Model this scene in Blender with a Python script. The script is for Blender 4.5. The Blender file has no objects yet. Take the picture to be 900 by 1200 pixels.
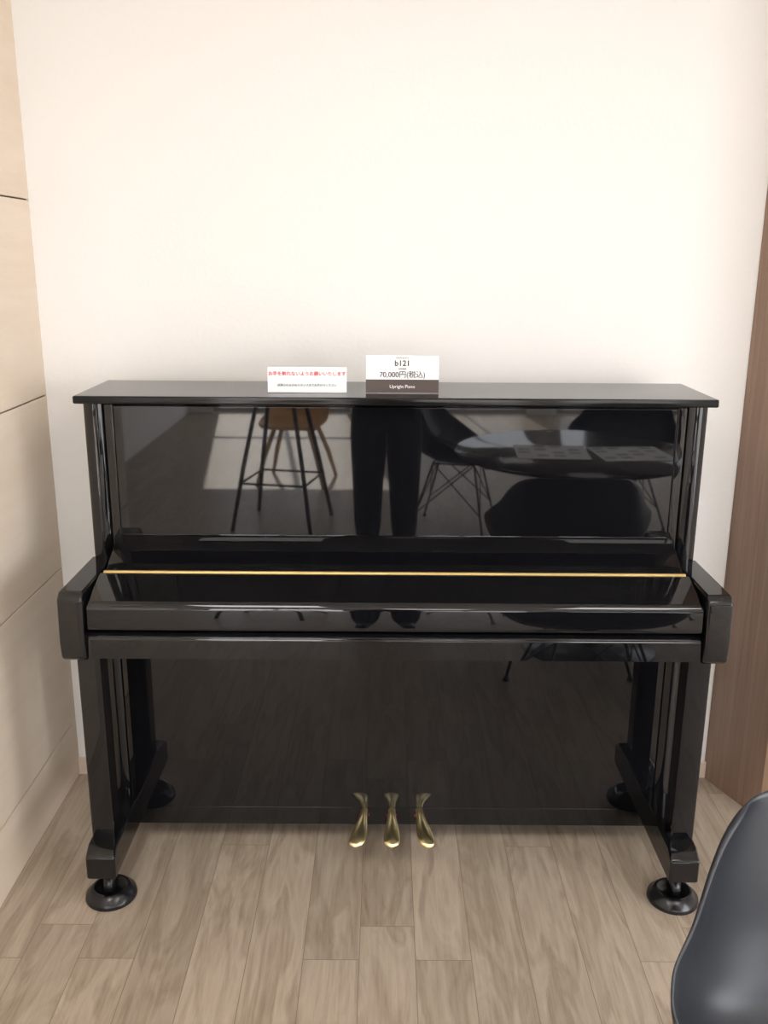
import bpy, bmesh, math, random
from mathutils import Vector, Matrix
random.seed(4)
S = bpy.context.scene
C = S.collection

# ------------------------------------------------------------ materials
def newmat(name):
    m = bpy.data.materials.new(name); m.use_nodes = True
    nt = m.node_tree; b = nt.nodes['Principled BSDF']
    return m, nt, b

def simple(name, col, rough=0.5, metal=0.0, ior=1.5, noise=0.0, nscale=20, emis=None, estr=0, bump=0.0):
    m, nt, b = newmat(name)
    b.inputs['Base Color'].default_value = (*col, 1)
    b.inputs['Roughness'].default_value = rough
    b.inputs['Metallic'].default_value = metal
    b.inputs['IOR'].default_value = ior
    if noise > 0 or bump > 0:
        tc = nt.nodes.new('ShaderNodeTexCoord')
        n = nt.nodes.new('ShaderNodeTexNoise'); n.inputs['Scale'].default_value = nscale
        n.inputs['Detail'].default_value = 4
        nt.links.new(tc.outputs['Object'], n.inputs['Vector'])
        if noise > 0:
            mx = nt.nodes.new('ShaderNodeMix'); mx.data_type = 'RGBA'
            mx.inputs[6].default_value = (*[c*(1-noise) for c in col], 1)
            mx.inputs[7].default_value = (*[min(1, c*(1+noise)) for c in col], 1)
            nt.links.new(n.outputs['Fac'], mx.inputs[0])
            nt.links.new(mx.outputs[2], b.inputs['Base Color'])
        if bump > 0:
            bp = nt.nodes.new('ShaderNodeBump'); bp.inputs['Strength'].default_value = bump
            bp.inputs['Distance'].default_value = 0.002
            nt.links.new(n.outputs['Fac'], bp.inputs['Height'])
            nt.links.new(bp.outputs['Normal'], b.inputs['Normal'])
    if emis:
        b.inputs['Emission Color'].default_value = (*emis, 1)
        b.inputs['Emission Strength'].default_value = estr
    return m

def woodmat(name, c1, c2, scale, rough=0.45, nscale=3.0):
    m, nt, b = newmat(name)
    tc = nt.nodes.new('ShaderNodeTexCoord')
    mp = nt.nodes.new('ShaderNodeMapping'); mp.inputs['Scale'].default_value = scale
    n = nt.nodes.new('ShaderNodeTexNoise'); n.inputs['Scale'].default_value = nscale
    n.inputs['Detail'].default_value = 8; n.inputs['Roughness'].default_value = 0.65
    n.inputs['Distortion'].default_value = 0.4
    r = nt.nodes.new('ShaderNodeValToRGB')
    r.color_ramp.elements[0].position = 0.3; r.color_ramp.elements[0].color = (*c1, 1)
    r.color_ramp.elements[1].position = 0.7; r.color_ramp.elements[1].color = (*c2, 1)
    nt.links.new(tc.outputs['Object'], mp.inputs['Vector'])
    nt.links.new(mp.outputs['Vector'], n.inputs['Vector'])
    nt.links.new(n.outputs['Fac'], r.inputs['Fac'])
    nt.links.new(r.outputs['Color'], b.inputs['Base Color'])
    b.inputs['Roughness'].default_value = rough
    return m

def floormat():
    m, nt, b = newmat('oak_plank_floor')
    N = nt.nodes.new; L = nt.links.new
    tc = N('ShaderNodeTexCoord')
    mp = N('ShaderNodeMapping'); mp.inputs['Rotation'].default_value = (0, 0, math.pi/2)
    mp.inputs['Location'].default_value = (0.62, 0.05, 0)
    br = N('ShaderNodeTexBrick'); br.offset = 0.37; br.offset_frequency = 3
    br.squash = 0.8; br.squash_frequency = 2
    br.inputs['Scale'].default_value = 1; br.inputs['Mortar Size'].default_value = 0.0009
    br.inputs['Mortar Smooth'].default_value = 0.2
    br.inputs['Brick Width'].default_value = 1.15; br.inputs['Row Height'].default_value = 0.128
    br.inputs['Color1'].default_value = (0, 0, 0, 1); br.inputs['Color2'].default_value = (1, 1, 1, 1)
    br.inputs['Mortar'].default_value = (0.5, 0.5, 0.5, 1)
    L(tc.outputs['Object'], mp.inputs['Vector']); L(mp.outputs['Vector'], br.inputs['Vector'])
    mul = N('ShaderNodeVectorMath'); mul.operation = 'SCALE'; mul.inputs['Scale'].default_value = 13.0
    L(br.outputs['Color'], mul.inputs[0])
    add = N('ShaderNodeVectorMath'); add.operation = 'ADD'
    L(tc.outputs['Object'], add.inputs[0]); L(mul.outputs[0], add.inputs[1])
    # fine crisp grain
    mg = N('ShaderNodeMapping'); mg.inputs['Scale'].default_value = (70, 3.2, 1)
    L(add.outputs[0], mg.inputs['Vector'])
    g = N('ShaderNodeTexNoise'); g.inputs['Scale'].default_value = 1.2; g.inputs['Detail'].default_value = 10
    g.inputs['Roughness'].default_value = 0.8; g.inputs['Distortion'].default_value = 0.3
    L(mg.outputs['Vector'], g.inputs['Vector'])
    # cathedral figure
    mg2 = N('ShaderNodeMapping'); mg2.inputs['Scale'].default_value = (9, 1.6, 1)
    L(add.outputs[0], mg2.inputs['Vector'])
    g2 = N('ShaderNodeTexNoise'); g2.inputs['Scale'].default_value = 1.3; g2.inputs['Detail'].default_value = 6
    g2.inputs['Distortion'].default_value = 1.6
    L(mg2.outputs['Vector'], g2.inputs['Vector'])
    wv = N('ShaderNodeMath'); wv.operation = 'MULTIPLY'; wv.inputs[1].default_value = 9.0
    L(g2.outputs['Fac'], wv.inputs[0])
    fr = N('ShaderNodeMath'); fr.operation = 'PINGPONG'; fr.inputs[1].default_value = 1.0
    L(wv.outputs[0], fr.inputs[0])
    r = N('ShaderNodeValToRGB')
    e = r.color_ramp.elements
    e[0].position = 0.30; e[0].color = (0.225, 0.170, 0.120, 1)
    e[1].position = 0.68; e[1].color = (0.50, 0.42, 0.335, 1)
    mid = e.new(0.48); mid.color = (0.375, 0.303, 0.232, 1)
    avg = N('ShaderNodeMath'); avg.operation = 'MULTIPLY_ADD'
    avg.inputs[1].default_value = 0.55
    L(g.outputs['Fac'], avg.inputs[0])
    m2 = N('ShaderNodeMath'); m2.operation = 'MULTIPLY'; m2.inputs[1].default_value = 0.33
    L(g2.outputs['Fac'], m2.inputs[0])
    m3 = N('ShaderNodeMath'); m3.operation = 'MULTIPLY_ADD'; m3.inputs[1].default_value = 0.12
    L(fr.outputs[0], m3.inputs[0]); L(m2.outputs[0], m3.inputs[2]); L(m3.outputs[0], avg.inputs[2])
    L(avg.outputs[0], r.inputs['Fac'])
    hsv = N('ShaderNodeHueSaturation')
    mr = N('ShaderNodeMapRange'); mr.inputs['To Min'].default_value = 0.90; mr.inputs['To Max'].default_value = 1.08
    L(br.outputs['Color'], mr.inputs['Value']); L(mr.outputs[0], hsv.inputs['Value'])
    L(r.outputs['Color'], hsv.inputs['Color'])
    mx = N('ShaderNodeMix'); mx.data_type = 'RGBA'
    L(br.outputs['Fac'], mx.inputs[0]); L(hsv.outputs['Color'], mx.inputs[6])
    mx.inputs[7].default_value = (0.20, 0.15, 0.11, 1)
    L(mx.outputs[2], b.inputs['Base Color'])
    b.inputs['Roughness'].default_value = 0.42
    return m

M_lac = simple('black_lacquer', (0.004, 0.004, 0.005), 0.025, ior=1.54)
M_lid = simple('black_lacquer_lid', (0.006, 0.006, 0.006), 0.10, ior=1.34)
M_brass = simple('brass', (0.90, 0.74, 0.40), 0.28, 1.0, noise=0.05, nscale=60)
M_hinge = simple('brass_hinge', (0.85, 0.60, 0.24), 0.35, 0.7)
M_chrome = simple('chrome', (0.75, 0.75, 0.78), 0.15, 1.0)
M_rubber = simple('caster_cup_black', (0.008, 0.008, 0.01), 0.25)
M_wall = simple('white_wallpaper', (0.80, 0.78, 0.758), 0.85, noise=0.012, nscale=90, bump=0.25)
M_ceil = simple('ceiling_white', (0.85, 0.84, 0.82), 0.9)
M_panel = woodmat('pale_maple_panel', (0.75, 0.62, 0.485), (0.82, 0.70, 0.575), (1, 0.6, 6), 0.5, 2.5)
M_gap = simple('panel_gap_dark', (0.12, 0.08, 0.06), 0.8)
M_brown = woodmat('brown_walnut_panel', (0.23, 0.145, 0.105), (0.34, 0.225, 0.165), (22, 22, 0.9), 0.5, 2.0)
M_trimw = woodmat('light_wood_trim', (0.55, 0.36, 0.24), (0.68, 0.48, 0.34), (10, 10, 0.8), 0.5, 2.0)
M_base = simple('baseboard_beige', (0.62, 0.50, 0.41), 0.6)
M_floor = floormat()
M_shell = simple('black_plastic_shell', (0.020, 0.022, 0.027), 0.38, noise=0.05, nscale=200)
M_wire = simple('black_wire', (0.012, 0.012, 0.012), 0.3)
M_orange = woodmat('tan_wood_shell', (0.62, 0.34, 0.15), (0.80, 0.50, 0.25), (8, 8, 1), 0.4, 3)
M_table = simple('dark_table_top', (0.02, 0.018, 0.018), 0.12)
M_paper = simple('paper_white', (0.80, 0.79, 0.79), 0.6)
M_print = simple('print_grey', (0.25, 0.27, 0.3), 0.6)
M_red = simple('print_red', (0.70, 0.02, 0.05), 0.6)
M_black = simple('print_black', (0.03, 0.028, 0.028), 0.6)
M_brownp = simple('print_brown', (0.055, 0.03, 0.022), 0.35)
M_felt = simple('red_felt', (0.25, 0.02, 0.015), 0.9)
M_sunblock = simple('sun_block_fabric', (0.55, 0.52, 0.48), 0.9)  # for the sheets added to cut the sun
M_frame = simple('aluminium_frame', (0.35, 0.34, 0.33), 0.4, 0.6)
M_trous = simple('black_trousers_cloth', (0.006, 0.006, 0.008), 0.85)
M_shirt = simple('dark_shirt_cloth', (0.03, 0.03, 0.04), 0.85, noise=0.1)
M_skin = simple('skin', (0.62, 0.40, 0.29), 0.5)
M_hair = simple('black_hair', (0.012, 0.01, 0.01), 0.5)
M_lip = simple('lips', (0.5, 0.2, 0.17), 0.5)
M_eye = simple('eye_white', (0.8, 0.8, 0.8), 0.3)
M_fill = simple('fill_emitter', (0.9, 0.9, 0.9), 0.5, emis=(1.0, 0.965, 0.925), estr=13)  # glowing face of the added overhead fill panels
M_out = simple('outdoor_paving', (0.45, 0.44, 0.42), 0.9, noise=0.1, nscale=3)

# ------------------------------------------------------------ helpers
def link(me, name, mat=None, parent=None, smooth=False):
    o = bpy.data.objects.new(name, me); C.objects.link(o)
    if mat: me.materials.append(mat)
    if parent: o.parent = parent
    if smooth:
        for p in me.polygons: p.use_smooth = True
    return o

def empty(name, loc=(0, 0, 0), rz=0):
    e = bpy.data.objects.new(name, None); C.objects.link(e)
    e.location = loc; e.rotation_euler = (0, 0, rz); e.empty_display_size = 0.1
    return e

def bevel(o, w, seg=3):
    if w > 0:
        md = o.modifiers.new('bevel', 'BEVEL'); md.width = w; md.segments = seg
        md.limit_method = 'ANGLE'; md.angle_limit = math.radians(35); md.harden_normals = False
        for p in o.data.polygons: p.use_smooth = True
        wn = o.modifiers.new('wn', 'WEIGHTED_NORMAL'); wn.keep_sharp = False
    return o

def box(name, x0, x1, y0, y1, z0, z1, mat, parent=None, bv=0.0):
    me = bpy.data.meshes.new(name)
    v = [(x, y, z) for z in (z0, z1) for y in (y0, y1) for x in (x0, x1)]
    f = [(0, 2, 3, 1), (4, 5, 7, 6), (0, 1, 5, 4), (2, 6, 7, 3), (0, 4, 6, 2), (1, 3, 7, 5)]
    me.from_pydata(v, [], f); me.update()
    return bevel(link(me, name, mat, parent), bv)

def prism(name, prof, x0, x1, mat, parent=None, bv=0.0, x0b=None):
    """prof: list of (y,z), extruded in x."""
    me = bpy.data.meshes.new(name); n = len(prof)
    v = [(x0, y, z) for y, z in prof] + [(x1, y, z) for y, z in prof]
    f = [tuple(range(n)), tuple(range(2*n-1, n-1, -1))]
    for i in range(n):
        j = (i+1) % n; f.append((i, i+n, j+n, j))
    me.from_pydata(v, [], f); me.update()
    bm = bmesh.new(); bm.from_mesh(me); bmesh.ops.recalc_face_normals(bm, faces=bm.faces); bm.to_mesh(me); bm.free()
    return bevel(link(me, name, mat, parent), bv)

def lathe(name, prof, loc, mat, parent=None, seg=40):
    me = bpy.data.meshes.new(name); v = []; f = []; n = len(prof)
    for i in range(seg):
        a = 2*math.pi*i/seg
        for r, z in prof: v.append((loc[0]+r*math.cos(a), loc[1]+r*math.sin(a), loc[2]+z))
    for i in range(seg):
        j = (i+1) % seg
        for k in range(n-1): f.append((i*n+k, j*n+k, j*n+k+1, i*n+k+1))
    me.from_pydata(v, [], f)
    bm = bmesh.new(); bm.from_mesh(me); bmesh.ops.remove_doubles(bm, verts=bm.verts, dist=1e-5)
    bmesh.ops.recalc_face_normals(bm, faces=bm.faces); bm.to_mesh(me); bm.free()
    o = link(me, name, mat, parent, True)
    return o

def tube(name, pts, r, mat, parent=None, taper=None, seg=10):
    me = bpy.data.meshes.new(name); v = []; f = []
    P = [Vector(p) for p in pts]
    for i, p in enumerate(P):
        t = (P[min(i+1, len(P)-1)] - P[max(i-1, 0)]).normalized()
        a = Vector((0, 0, 1)) if abs(t.z) < 0.9 else Vector((1, 0, 0))
        u = t.cross(a).normalized(); w = t.cross(u).normalized()
        rr = taper[i] if taper else r
        for k in range(seg):
            an = 2*math.pi*k/seg
            v.append(p+u*math.cos(an)*rr+w*math.sin(an)*rr)
    for i in range(len(P)-1):
        for k in range(seg):
            k2 = (k+1) % seg
            f.append((i*seg+k, i*seg+k2, (i+1)*seg+k2, (i+1)*seg+k))
    f.append(tuple(range(seg-1, -1, -1))); f.append(tuple((len(P)-1)*seg+k for k in range(seg)))
    me.from_pydata(v, [], f); me.update()
    bm = bmesh.new(); bm.from_mesh(me); bmesh.ops.recalc_face_normals(bm, faces=bm.faces); bm.to_mesh(me); bm.free()
    return link(me, name, mat, parent, True)

def text(name, s, size, loc, rot, mat, parent=None, ext=0.0003, off=0.0):
    cu = bpy.data.curves.new(name, 'FONT'); cu.body = s; cu.size = size; cu.extrude = ext
    cu.offset = off
    cu.align_x = 'CENTER'; cu.align_y = 'CENTER'
    o = bpy.data.objects.new(name, cu); C.objects.link(o); cu.materials.append(mat)
    o.location = loc; o.rotation_euler = rot
    if parent: o.parent = parent
    return o

# ------------------------------------------------------------ room
WY = 2.555
floor = box('floor', -3.2, 3.3, -5.0, WY+0.1, -0.05, 0.0, M_floor)
box('wall_back', -3.2, 3.3, WY, WY+0.1, 0, 2.65, M_wall)
box('ceiling', -3.2, 3.3, -5.1, WY+0.1, 2.65, 2.75, M_ceil)
box('baseboard_back', -0.935, 1.0, WY-0.009, WY, 0.0, 0.055, M_base, bv=0.002)
wl = empty('wall_left')
box('core', -1.06, -0.939, 1.15, WY, 0, 2.65, M_gap, wl)
zs = [0.0, 0.185, 0.67, 1.17, 1.68, 2.18, 2.65]
for i in range(len(zs)-1):
    box('panel_%d' % i, -0.9395, -0.932, 1.15, WY, zs[i]+0.002, zs[i+1]-0.002, M_panel, wl, 0.001)
box('wall_outer_left', -2.1, -2.0, -5.0, 1.15, 0, 2.65, M_wall)
box('wall_return_left', -2.1, -1.06, 1.15, 1.25, 0, 2.65, M_wall)
ang = math.atan2(1.072-0.990, 2.545-2.335)
wr = empty('wall_right', (0.990, 2.552, 0), ang)
box('panel', 0, 0.06, -0.235, 0.0, 0, 2.65, M_brown, wr)
box('end_trim', -0.001, 0.06, -0.275, -0.235, 0, 2.65, M_trimw, wr)
wo = empty('wall_outer_right')
WR = (-3.2, 0.4)
box('solid_a', 3.2, 3.3, WR[1], WY, 0, 2.65, M_wall, wo)
box('solid_b', 3.2, 3.3, -5.0, WR[0], 0, 2.65, M_wall, wo)
box('lintel', 3.2, 3.3, WR[0], WR[1], 2.35, 2.65, M_wall, wo)
w = empty('window_4')
box('sill', 3.22, 3.28, WR[0], WR[1], 0, 0.06, M_frame, w)
box('head', 3.22, 3.28, WR[0], WR[1], 2.29, 2.35, M_frame, w)
for i in range(4):
    y = WR[0]+0.025+i*(WR[1]-WR[0]-0.05)/3
    box('mullion_%d' % i, 3.22, 3.28, y-0.025, y+0.025, 0.06, 2.29, M_frame, w)
wb = empty('wall_front')
box('lintel', -2.1, 3.3, -5.1, -5.0, 2.35, 2.65, M_wall, wb)
for i, (a, b_) in enumerate([(-2.1, -1.75), (-0.35, 0.15), (1.45, 1.75), (3.05, 3.3)]):
    box('pier_%d' % i, a, b_, -5.1, -5.0, 0, 2.35, M_wall, wb)
for i, (a, b_) in enumerate([(-1.75, -0.35), (0.15, 1.45), (1.75, 3.05)]):
    w = empty('window_%d' % (i+1))
    box('sill', a, b_, -5.08, -5.02, 0, 0.06, M_frame, w)
    box('head', a, b_, -5.08, -5.02, 2.29, 2.35, M_frame, w)
    box('jamb_l', a, a+0.05, -5.08, -5.02, 0.06, 2.29, M_frame, w)
    box('jamb_r', b_-0.05, b_, -5.08, -5.02, 0.06, 2.29, M_frame, w)
    box('mullion', (a+b_)/2-0.02, (a+b_)/2+0.02, -5.07, -5.03, 0.06, 2.29, M_frame, w)
    box('transom', a+0.05, b_-0.05, -5.07, -5.03, 0.95, 0.99, M_frame, w)
    if i > 0:
        box('sun_block_sheet', a+0.02, b_-0.02, -5.012, -5.008, 1.3, 2.33, M_sunblock, w)  # unseen sheet and rail, added to darken the floor on the right
        box('sun_block_rail', a+0.02, b_-0.02, -5.016, -5.004, 1.28, 1.30, M_frame, w)
box('ground_outside', -20, 30, -40, -5.1, -0.1, -0.04, M_out)
box('ground_outside_side', 3.3, 30, -5.1, 20, -0.1, -0.04, M_out)
for x, y in [(-0.6, 0.3), (1.2, 0.3), (0.3, -2.2)]:
    l = empty('added_fill_panel', (x, y, 2.65))  # unseen emissive panels added overhead to fill the room with light
    box('fill_face', -0.3, 0.3, -0.6, 0.6, -0.02, -0.012, M_fill, l)
    box('frame', -0.32, 0.32, -0.62, 0.62, -0.012, 0, M_frame, l)

# ------------------------------------------------------------ piano
PX = 0.026
P = empty('upright_piano', (PX, 0, 0))
def B(n, *a, bv=0.0025, m=M_lac): return box(n, *a, m, P, bv)
B('top_lid', -0.757, 0.757, 2.165, 2.455, 1.206, 1.225, m=M_lid, bv=0.004)
for s, nm in ((-1, 'l'), (1, 'r')):
    xs = sorted((s*0.700, s*0.746)); x0, x1 = xs
    me = bpy.data.meshes.new('side_board'); pr = [(x0, 2.45), (x0, 2.208)]
    for k in range(0, 17):
        u = k/16; pr.append((x0+(x1-x0)*u, 2.208-0.011*math.sin(math.pi*u)**0.8 if 0 < u < 1 else 2.208))
    pr.append((x1, 2.45)); n = len(pr)
    vv = [(x, y, 0.06) for x, y in pr]+[(x, y, 1.206) for x, y in pr]
    ff = [tuple(range(n)), tuple(range(2*n-1, n-1, -1))]+[(i, i+n, (i+1) % n+n, (i+1) % n) for i in range(n)]
    me.from_pydata(vv, [], ff); bm = bmesh.new(); bm.from_mesh(me)
    bmesh.ops.remove_doubles(bm, verts=bm.verts, dist=1e-5)
    bmesh.ops.recalc_face_normals(bm, faces=bm.faces); bm.to_mesh(me); bm.free()
    o = link(me, 'side_board_'+nm, M_lac, P, True)
    md = o.modifiers.new('es', 'EDGE_SPLIT'); md.split_angle = math.radians(50)
    xs = sorted((s*0.6765, s*0.698))
    B('upper_stile_'+nm, *xs, 2.207, 2.235, 0.70, 1.200)
    xs = sorted((s*0.697, s*0.754))
    prism('arm_'+nm, [(1.955, .652), (2.21, .652), (2.21, .818), (1.955, .818), (1.940, .803), (1.935, .70), (1.940, .662)],
          xs[0], xs[1], M_lac, P, 0.006)
    xs = sorted((s*0.682, s*0.736))
    B('leg_'+nm, *xs, 1.985, 2.045, 0.15, 0.657, bv=0.005)
    xs = sorted((s*0.666, s*0.737))
    prism('toe_'+nm, [(1.925, .090), (2.215, .090), (2.215, .165), (2.08, .175), (1.955, .170), (1.925, .150)],
          xs[0], xs[1], M_lac, P, 0.006)
    cx = s*0.70; cy = 1.985
    lathe('caster_cup_'+nm, [(0, 0), (0.061, 0), (0.063, 0.004), (0.061, 0.014), (0.050, 0.023), (0.045, 0.030), (0.038, 0.030), (0.034, 0.018), (0, 0.014)],
          (cx, cy, 0.0), M_rubber, P)
    w = lathe('caster_wheel_'+nm, [(0, -0.012), (0.020, -0.012), (0.026, -0.008), (0.026, 0.008), (0.020, 0.012), (0, 0.012)], (0, 0, 0), M_rubber, P, 28)
    w.rotation_euler = (0, math.pi/2, 0); w.location = (cx, cy, 0.0405)
    lathe('caster_stem_'+nm, [(0, 0.06), (0.008, 0.06), (0.008, 0.078), (0.022, 0.082), (0.022, 0.0902), (0, 0.0902)], (cx, cy, 0), M_chrome, P)
    lathe('caster_cup_rear_'+nm, [(0, 0), (0.055, 0), (0.055, 0.006), (0.03, 0.06), (0, 0.06)], (s*0.68, 2.39, 0), M_rubber, P)
B('upper_panel', -0.6765, 0.6765, 2.210, 2.232, 0.80, 1.196, bv=0.002)
B('top_rail', -0.698, 0.698, 2.235, 2.26, 1.15, 1.206)
B('lower_panel', -0.698, 0.698, 2.205, 2.225, 0.1115, 0.66, bv=0.0006)
B('bottom_board', -0.698, 0.698, 2.205, 2.44, 0.060, 0.111, bv=0.0006)
B('back_board', -0.70, 0.70, 2.42, 2.445, 0.10, 1.2)
B('keybed', -0.698, 0.698, 1.975, 2.205, 0.657, 0.72)
prism('key_slip', [(1.951, .657), (1.985, .655), (1.985, .7175), (1.965, .7175), (1.9535, .7085), (1.9535, .7055), (1.9515, .7035)], -0.696, 0.696, M_lac, P, 0.0012)
def arc(cy, cz, r, a0, a1, n=8):
    return [(cy+r*math.cos(math.radians(a0+(a1-a0)*i/n)), cz+r*math.sin(math.radians(a0+(a1-a0)*i/n))) for i in range(n+1)]
front = [(2.073, .722), (1.962, .722)] + [(1.9535, .7265), (1.9525, .735)] + [(1.955, .770)] + arc(1.975, .772, .020, 175, 108, 8) + [(2.073, .8215)]
prism('fallboard_front', front, -0.694, 0.694, M_lac, P, 0.0012)
rear = [(2.081, .722), (2.081, .8225), (2.108, .830), (2.112, .8345), (2.150, .852), (2.154, .857), (2.195, .8715), (2.208, .872), (2.208, .722)]
prism('fallboard_rear', rear, -0.684, 0.684, M_lac, P, 0.0015)
box('fallboard_hinge', -0.686, 0.686, 2.0730, 2.0810, 0.80, 0.8255, M_hinge, P, 0.001)
def pedal(name, x, d):
    me = bpy.data.meshes.new(name); v = []; f = []; n = 22; k = 14
    for i in range(n+1):
        t = i/n
        yy = 2.23 - 0.150*t
        zc = 0.106 - 0.004*t - 0.026*max(0, (t-0.35)/0.65)**1.4
        xx = x + d*0.021*max(0, (t-0.15)/0.85)**1.6
        hw = 0.009 + 0.0135*(1/(1+math.exp(-(t-0.55)*9)))
        if t > 0.86: hw *= math.sqrt(max(0.0, 1-((t-0.86)/0.142)**2))*0.999+0.001
        th = 0.0065*(0.45+0.55*min(1, (1-t)*8))
        for j in range(k):
            a = 2*math.pi*j/k
            v.append((xx+hw*math.cos(a), yy, zc+th*math.sin(a)))
    for i in range(n):
        for j in range(k):
            f.append((i*k+j, i*k+(j+1) % k, (i+1)*k+(j+1) % k, (i+1)*k+j))
    f.append(tuple(range(k))); f.append(tuple(n*k+j for j in range(k-1, -1, -1)))
    me.from_pydata(v, [], f)
    bm = bmesh.new(); bm.from_mesh(me); bmesh.ops.recalc_face_normals(bm, faces=bm.faces); bm.to_mesh(me); bm.free()
    link(me, name, M_brass, P, True)
pedal('pedal_left', -0.074, -1); pedal('pedal_middle', 0.0, 0); pedal('pedal_right', 0.074, 1)
for x in (-0.074, 0, 0.074):
    box('pedal_felt', x-0.014, x+0.014, 2.201, 2.205, 0.088, 0.094, M_felt, P)

# ------------------------------------------------------------ signs on the lid
def sign(name, x, y, w, h, bands, tilt):
    e = empty(name, (x, y, 1.2255)); e.rotation_euler = (math.radians(-tilt), 0, 0)
    box('card', -w/2, w/2, 0, 0.003, 0.0, h, M_paper, e, 0.0005)
    box('foot', -w/2, w/2, 0.003, 0.045, 0.0, 0.003, M_paper, e, 0.0005)
    for z0, z1, m in bands: box('band', -w/2, w/2, -0.0006, -0.0001, z0, z1, m, e)
    return e
R = (math.pi/2, 0, 0)
s1 = sign('price_sign', 0.042, 2.238, 0.175, 0.090, [(0.001, 0.033, M_brownp)], 6)
text('label_a', 'b121', 0.019, (0, -0.0008, 0.071), R, M_black, s1, off=0.0003)
text('label_b', 'SOLID BLACK', 0.005, (0, -0.0008, 0.084), R, M_black, s1)
text('label_c', '\u672c\u4f53\u4fa1\u683c', 0.005, (0, -0.0008, 0.058), R, M_black, s1)
text('label_d', '70,000\u5186(\u7a0e\u8fbc)', 0.0175, (0, -0.0008, 0.044), R, M_black, s1, off=0.0001)
text('label_e', 'Upright Piano', 0.011, (0, -0.0012, 0.016), R, M_paper, s1)
s2 = sign('notice_sign', -0.187, 2.238, 0.190, 0.061, [], 6)
text('label_a', '\u304a\u624b\u3092\u89e6\u308c\u306a\u3044\u3088\u3046\u304a\u9858\u3044\u3044\u305f\u3057\u307e\u3059', 0.0110, (0, -0.0008, 0.045), R, M_red, s2, off=0.0001)
text('label_b', '\u8a66\u5f3e\u3055\u308c\u308b\u65b9\u306f\u30b9\u30bf\u30c3\u30d5\u307e\u3067\u304a\u58f0\u304c\u3051\u304f\u3060\u3055\u3044', 0.0068, (0, -0.0008, 0.018), R, M_black, s2)

# ------------------------------------------------------------ shell armchair
def interp(tab, t):
    for i in range(len(tab)-1):
        if t <= tab[i+1][0]:
            a, b_ = tab[i], tab[i+1]; k = (t-a[0])/(b_[0]-a[0]); k = k*k*(3-2*k)*0.35+k*0.65
            return [a[j]+(b_[j]-a[j])*k for j in range(1, len(a))]
    return list(tab[-1][1:])

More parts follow.
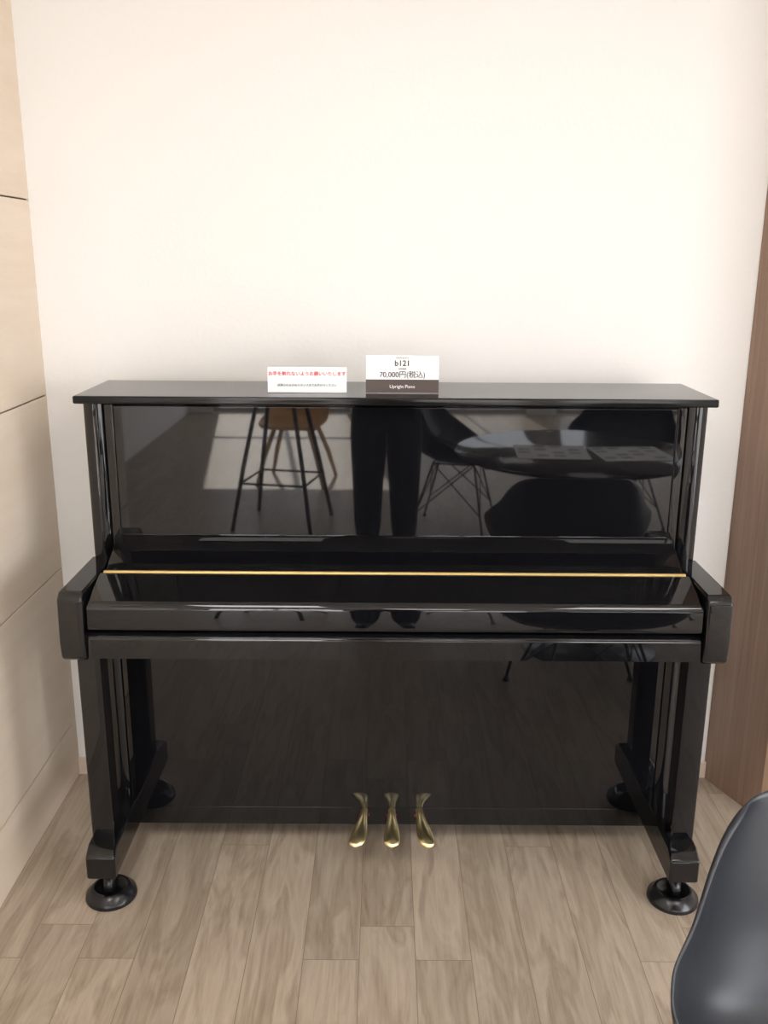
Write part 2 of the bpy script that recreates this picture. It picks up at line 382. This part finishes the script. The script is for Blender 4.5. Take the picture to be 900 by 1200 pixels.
def shell_chair(name, loc, rz, mat=M_shell, arms=True, legs='wire', legmat=M_wire):
    """local +Y is the direction the sitter faces."""
    e = empty(name, loc, rz)
    if arms:
        tab = [(0.0, 0.235, 0.405, 0.205, 0.010, -0.05), (0.08, 0.225, 0.428, 0.245, 0.025, -0.03), (0.3, 0.10, 0.425, 0.285, 0.10, -0.03),
               (0.5, -0.08, 0.432, 0.322, 0.178, 0.030), (0.62, -0.19, 0.475, 0.310, 0.165, 0.105), (0.75, -0.235, 0.575, 0.276, 0.095, 0.12),
               (0.88, -0.262, 0.70, 0.248, 0.018, 0.115), (0.96, -0.275, 0.775, 0.220, -0.015, 0.095), (1.0, -0.28, 0.80, 0.165, -0.018, 0.05)]
    else:
        tab = [(0.0, 0.225, 0.405, 0.185, 0.0, -0.04), (0.08, 0.215, 0.43, 0.22, 0.01, -0.02), (0.35, 0.06, 0.425, 0.235, 0.035, 0.0),
               (0.55, -0.11, 0.44, 0.225, 0.05, 0.03), (0.66, -0.185, 0.50, 0.215, 0.03, 0.05), (0.8, -0.225, 0.62, 0.21, 0.0, 0.06),
               (0.93, -0.26, 0.76, 0.185, -0.01, 0.05), (1.0, -0.275, 0.80, 0.12, -0.01, 0.03)]
    nv, nu = 30, 24; v = []; f = []
    for i in range(nv+1):
        y, z, w, rise, wrap = interp(tab, i/nv)
        for j in range(nu+1):
            u = -1+2*j/nu; au = abs(u)
            x = w*math.sin(u*math.pi/2*0.92)/math.sin(math.pi/2*0.92)
            v.append((x, y+wrap*au**2.4, z+rise*au**3.2))
    for i in range(nv):
        for j in range(nu):
            a = i*(nu+1)+j; f.append((a, a+1, a+nu+2, a+nu+1))
    me = bpy.data.meshes.new('shell'); me.from_pydata(v, [], f); me.update()
    o = link(me, 'shell', mat, e, True)
    sm = o.modifiers.new('smooth', 'SMOOTH'); sm.factor = 0.5; sm.iterations = 4
    md = o.modifiers.new('solid', 'SOLIDIFY'); md.thickness = 0.007; md.offset = 0
    md = o.modifiers.new('sub', 'SUBSURF'); md.levels = 1; md.render_levels = 1
    feet = [(sx*0.235, sy*0.215-0.02) for sx in (-1, 1) for sy in (-1, 1)]
    tops = [(sx*0.115, sy*0.115) for sx in (-1, 1) for sy in (-1, 1)]
    for k, ((fx, fy), (tx, ty)) in enumerate(zip(feet, tops)):
        if legs == 'wire':
            tube('leg_%d' % k, [(fx, fy, 0.012), (tx, ty, 0.428)], 0.006, legmat, e)
            lathe('glide_%d' % k, [(0, 0), (0.012, 0), (0.012, 0.01), (0.006, 0.016), (0, 0.016)], (fx, fy, 0), M_wire, e, 14)
        else:
            tube('leg_%d' % k, [(fx, fy, 0.0), (fx*.6+tx*.4, fy*.6+ty*.4, 0.2), (tx, ty, 0.42)], 0.012, legmat, e, taper=[0.012, 0.017, 0.016])
    def pt(k, t):
        return (feet[k][0]*(1-t)+tops[k][0]*t, feet[k][1]*(1-t)+tops[k][1]*t, 0.012+0.416*t)
    for a, b_ in ((0, 1), (1, 3), (3, 2), (2, 0)):
        if legs == 'wire':
            tube('brace_%d%d' % (a, b_), [pt(a, 0.3), pt(b_, 0.97)], 0.0035, M_wire, e)
            tube('brace_%d%d' % (b_, a), [pt(b_, 0.3), pt(a, 0.97)], 0.0035, M_wire, e)
        tube('rail_%d%d' % (a, b_), [pt(a, 0.97), pt(b_, 0.97)], 0.005, M_wire, e)
    return e

shell_chair('shell_armchair', (0.700, 0.950, 0), math.pi)
shell_chair('shell_armchair', (0.42, -0.82, 0), -math.pi/2+0.25)
shell_chair('shell_armchair', (1.32, -0.72, 0), 0.5)
shell_chair('wooden_side_chair', (-0.62, -2.0, 0), 0.15, M_orange, False, 'wood', M_orange)

st = empty('bar_stool', (-0.60, -0.92, 0), 0.2)
for k, (sx, sy) in enumerate([(-1, -1), (1, -1), (1, 1), (-1, 1)]):
    tube('leg_%d' % k, [(sx*0.235, sy*0.235, 0), (sx*0.175, sy*0.175, 0.38), (sx*0.11, sy*0.11, 0.735)], 0.012, M_wire, st, taper=[0.011, 0.013, 0.012])
q = [(-0.19, -0.19), (0.19, -0.19), (0.19, 0.19), (-0.19, 0.19)]
for k in range(4):
    a, b_ = q[k], q[(k+1) % 4]
    tube('footrest_%d' % k, [(a[0], a[1], 0.28), (b_[0], b_[1], 0.28)], 0.007, M_wire, st)
lathe('seat', [(0, 0.735), (0.15, 0.735), (0.175, 0.745), (0.18, 0.76), (0.17, 0.772), (0.10, 0.768), (0, 0.764)], (0, 0, 0), M_orange, st)

T = empty('round_table', (0.86, 0.28, 0))
lathe('top', [(0, 0.675), (0.50, 0.675), (0.535, 0.685), (0.54, 0.693), (0.535, 0.70), (0, 0.70)], (0, 0, 0), M_table, T, 72)
lathe('pedestal', [(0, 0.02), (0.036, 0.02), (0.032, 0.35), (0.036, 0.66), (0.10, 0.675), (0, 0.675)], (0, 0, 0), M_wire, T)
lathe('foot', [(0, 0), (0.27, 0), (0.27, 0.008), (0.10, 0.024), (0.03, 0.03), (0, 0.03)], (0, 0, 0), M_wire, T, 48)
for n_, (x, y, r) in enumerate([(0.75, 0.32, 0.06), (1.10, 0.35, -0.08)]):
    l = empty('leaflet', (x, y, 0.7005), r)
    box('sheet', -0.16, 0.16, -0.15, 0.15, 0, 0.002, M_paper, l)
    for a in range(4):
        for b_ in range(4):
            if (a+b_+n_) % 3 == 0: continue
            box('print_%d%d' % (a, b_), -0.145+a*0.075, -0.095+a*0.075, -0.135+b_*0.068, -0.100+b_*0.068, 0.002, 0.0024, M_print, l)

# ------------------------------------------------------------ photographer (seen reflected in the lacquer)
def skinned(name, verts, edges, radii, root, parent, mat, sub=2):
    me = bpy.data.meshes.new(name); me.from_pydata(verts, edges, []); me.update()
    o = link(me, name, None, parent)
    md = o.modifiers.new('Skin', 'SKIN'); md.use_smooth_shade = True
    for i, r in enumerate(radii):
        sv = me.skin_vertices[0].data[i]
        sv.radius = (r, r) if not isinstance(r, tuple) else r
        sv.use_root = (i == root)
    s_ = o.modifiers.new('sub', 'SUBSURF'); s_.levels = sub; s_.render_levels = sub
    bpy.context.view_layer.update()
    dg = bpy.context.evaluated_depsgraph_get()
    nm = bpy.data.meshes.new_from_object(o.evaluated_get(dg))
    o.modifiers.clear(); o.data = nm
    nm.materials.clear(); nm.materials.append(mat)
    for p in nm.polygons: p.use_smooth = True
    return o

H_ = empty('photographer', (0.01, -0.36, 0))
V = [(0, 0, .90), (0, -.01, 1.06), (0, -.01, 1.22), (0, -.01, 1.36), (0, 0, 1.45), (0, .01, 1.52)]
Rr = [(.185, .12), (.145, .10), (.155, .105), (.155, .10), (.06, .06), (.055, .055)]
E = [(0, 1), (1, 2), (2, 3), (3, 4), (4, 5)]
for s in (-1, 1):
    b0 = len(V)
    V += [(s*.085, 0, .74), (s*.095, .015, .46), (s*.098, -.01, .10), (s*.101, .02, .04), (s*.118, .15, .035)]
    Rr += [.120, .092, .074, (.045, .04), (.04, .032)]
    E += [(0, b0), (b0, b0+1), (b0+1, b0+2), (b0+2, b0+3), (b0+3, b0+4)]
    b1 = len(V)
    V += [(s*.18, -.01, 1.38), (s*.235, .03, 1.12), (s*.14, .20, 1.36), (s*.10, .265, 1.46)]
    Rr += [.058, .043, .030, .026]
    E += [(3, b1), (b1, b1+1), (b1+1, b1+2), (b1+2, b1+3)]
body = skinned('body', V, E, Rr, 0, H_, M_shirt)
bm_ = body.data
bm_.materials.append(M_trous); bm_.materials.append(M_skin); bm_.materials.append(M_wire)
for p in bm_.polygons:
    c = p.center
    if c.z < 0.075: p.material_index = 3
    elif c.z < 0.97 : p.material_index = 1
    elif c.z > 1.47 and abs(c.x) < .08 and c.y < .15: p.material_index = 2
    elif c.y > .235: p.material_index = 2
me = bpy.data.meshes.new('head'); bm = bmesh.new()
bmesh.ops.create_uvsphere(bm, u_segments=40, v_segments=32, radius=1)
for vv in bm.verts:
    x, y, z = vv.co
    w = 0.076*(1-0.22*max(0, -z)**1.3); dpt = 0.095*(1-0.12*max(0, -z))
    Y = y*dpt
    if y > 0 and z < 0: Y = y*dpt*(1-0.05*abs(z)) + 0.010*math.exp(-((z+.85)/.2)**2)
    nose = math.exp(-(x/0.16)**2)*math.exp(-((z+0.22)/0.2)**2)*0.024*(y > 0)
    eye = -0.006*(math.exp(-((abs(x)-.38)/.16)**2)*math.exp(-((z-0.03)/.12)**2))*(y > 0)
    vv.co = (x*w, Y+nose+eye, z*0.117)
bm.to_mesh(me); bm.free()
hd = link(me, 'head', M_skin, H_, True); hd.location = (0, .02, 1.63)
def ball(name, loc, sc, mat):
    me = bpy.data.meshes.new(name); bm = bmesh.new(); bmesh.ops.create_uvsphere(bm, u_segments=24, v_segments=16, radius=1)
    for q_ in bm.verts: q_.co = Vector((q_.co.x*sc[0], q_.co.y*sc[1], q_.co.z*sc[2]))
    bm.to_mesh(me); bm.free(); o = link(me, name, mat, H_, True); o.location = loc; return o
for s in (-1, 1):
    ball('eye', (s*.03, .097, 1.632), (.012, .009, .007), M_eye)
    ball('iris', (s*.03, .1045, 1.632), (.005, .003, .005), M_hair)
    ball('brow', (s*.031, .106, 1.652), (.016, .004, .003), M_hair)
    ball('ear', (s*.077, .015, 1.625), (.009, .018, .030), M_skin)
ball('mouth', (0, .104, 1.568), (.022, .007, .006), M_lip)
me = bpy.data.meshes.new('hair'); bm = bmesh.new(); bmesh.ops.create_uvsphere(bm, u_segments=40, v_segments=32, radius=1)
bmesh.ops.delete(bm, geom=[q_ for q_ in bm.verts if (q_.co.y > 0.25 and q_.co.z < 0.42) or q_.co.z < -0.55], context='VERTS')
for q_ in bm.verts: q_.co = Vector((q_.co.x*.084, q_.co.y*.105, q_.co.z*.127))
bm.to_mesh(me); bm.free(); hr = link(me, 'hair', M_hair, H_, True); hr.location = (0, .012, 1.635)
sd = hr.modifiers.new('s', 'SOLIDIFY'); sd.thickness = .008
for s, nm in ((-1, 'l'), (1, 'r')):
    hv = [(s*.10, .265, 1.46), (s*.092, .285, 1.49), (s*.085, .295, 1.525)]
    skinned('palm_'+nm, hv, [(0, 1), (1, 2)], [(.024, .02), (.034, .016), (.036, .014)], 0, H_, M_skin)
    for k in range(4):
        z0 = 1.505+k*0.016; L_ = [.9, 1.0, .93, .75][::-1][k]
        fv = [(s*.088, .298, z0), (s*.080, .318, z0+.006), (s*.062*1.0, .334, z0+.008), (s*(.062-.026*L_), .336, z0+.008)]
        skinned('finger_%s_%d' % (nm, k), fv, [(0, 1), (1, 2), (2, 3)], [.0085, .0085, .0078, .007], 0, H_, M_skin, 1)
    skinned('thumb_'+nm, [(s*.088, .285, 1.495), (s*.068, .292, 1.515), (s*.050, .302, 1.535)], [(0, 1), (1, 2)], [.012, .0105, .009], 0, H_, M_skin, 1)
box('phone', -.066, .066, .314, .323, 1.498, 1.568, M_wire, H_, 0.003)

# ------------------------------------------------------------ light
sun = bpy.data.lights.new('sun', 'SUN'); sun.energy = 17; sun.angle = 0.01; sun.color = (1, 0.93, 0.82)
so = bpy.data.objects.new('sun', sun); C.objects.link(so)
dirv = Vector((0.14, 1, -0.69)).normalized()
so.rotation_euler = dirv.to_track_quat('-Z', 'Y').to_euler(); so.location = (0, -8, 6)
W = bpy.data.worlds.new('World'); S.world = W; W.use_nodes = True
bg = W.node_tree.nodes['Background']; bg.inputs[0].default_value = (0.92, 0.95, 1.0, 1); bg.inputs[1].default_value = 12.5
def portal(loc, d, sx, sy):
    al = bpy.data.lights.new('portal', 'AREA'); al.shape = 'RECTANGLE'; al.size = sx; al.size_y = sy
    al.cycles.is_portal = True
    ao = bpy.data.objects.new('window_portal', al); C.objects.link(ao)
    ao.location = loc; ao.rotation_euler = Vector(d).to_track_quat('-Z', 'Z').to_euler()
for a, b_ in [(-1.75, -0.35), (0.15, 1.45), (1.75, 3.05)]:
    portal(((a+b_)/2, -5.0, 1.175), (0, 1, 0), b_-a, 2.35)
portal((3.2, (WR[0]+WR[1])/2, 1.175), (-1, 0, 0), WR[1]-WR[0], 2.35)

# ------------------------------------------------------------ camera
cam = bpy.data.cameras.new('camera'); co = bpy.data.objects.new('camera', cam); C.objects.link(co)
cam.sensor_fit = 'VERTICAL'; cam.sensor_height = 36; cam.lens = 1090/1200*36
cam.clip_start = 0.02
co.matrix_world = Matrix.Translation((0, 0, 1.545)) @ Matrix.Rotation(math.radians(90-15.4), 4, 'X') @ Matrix.Rotation(math.radians(0.36), 4, 'Z')
S.camera = co
S.view_settings.view_transform = 'Standard'
S.view_settings.exposure = -0.30
print('DONE')
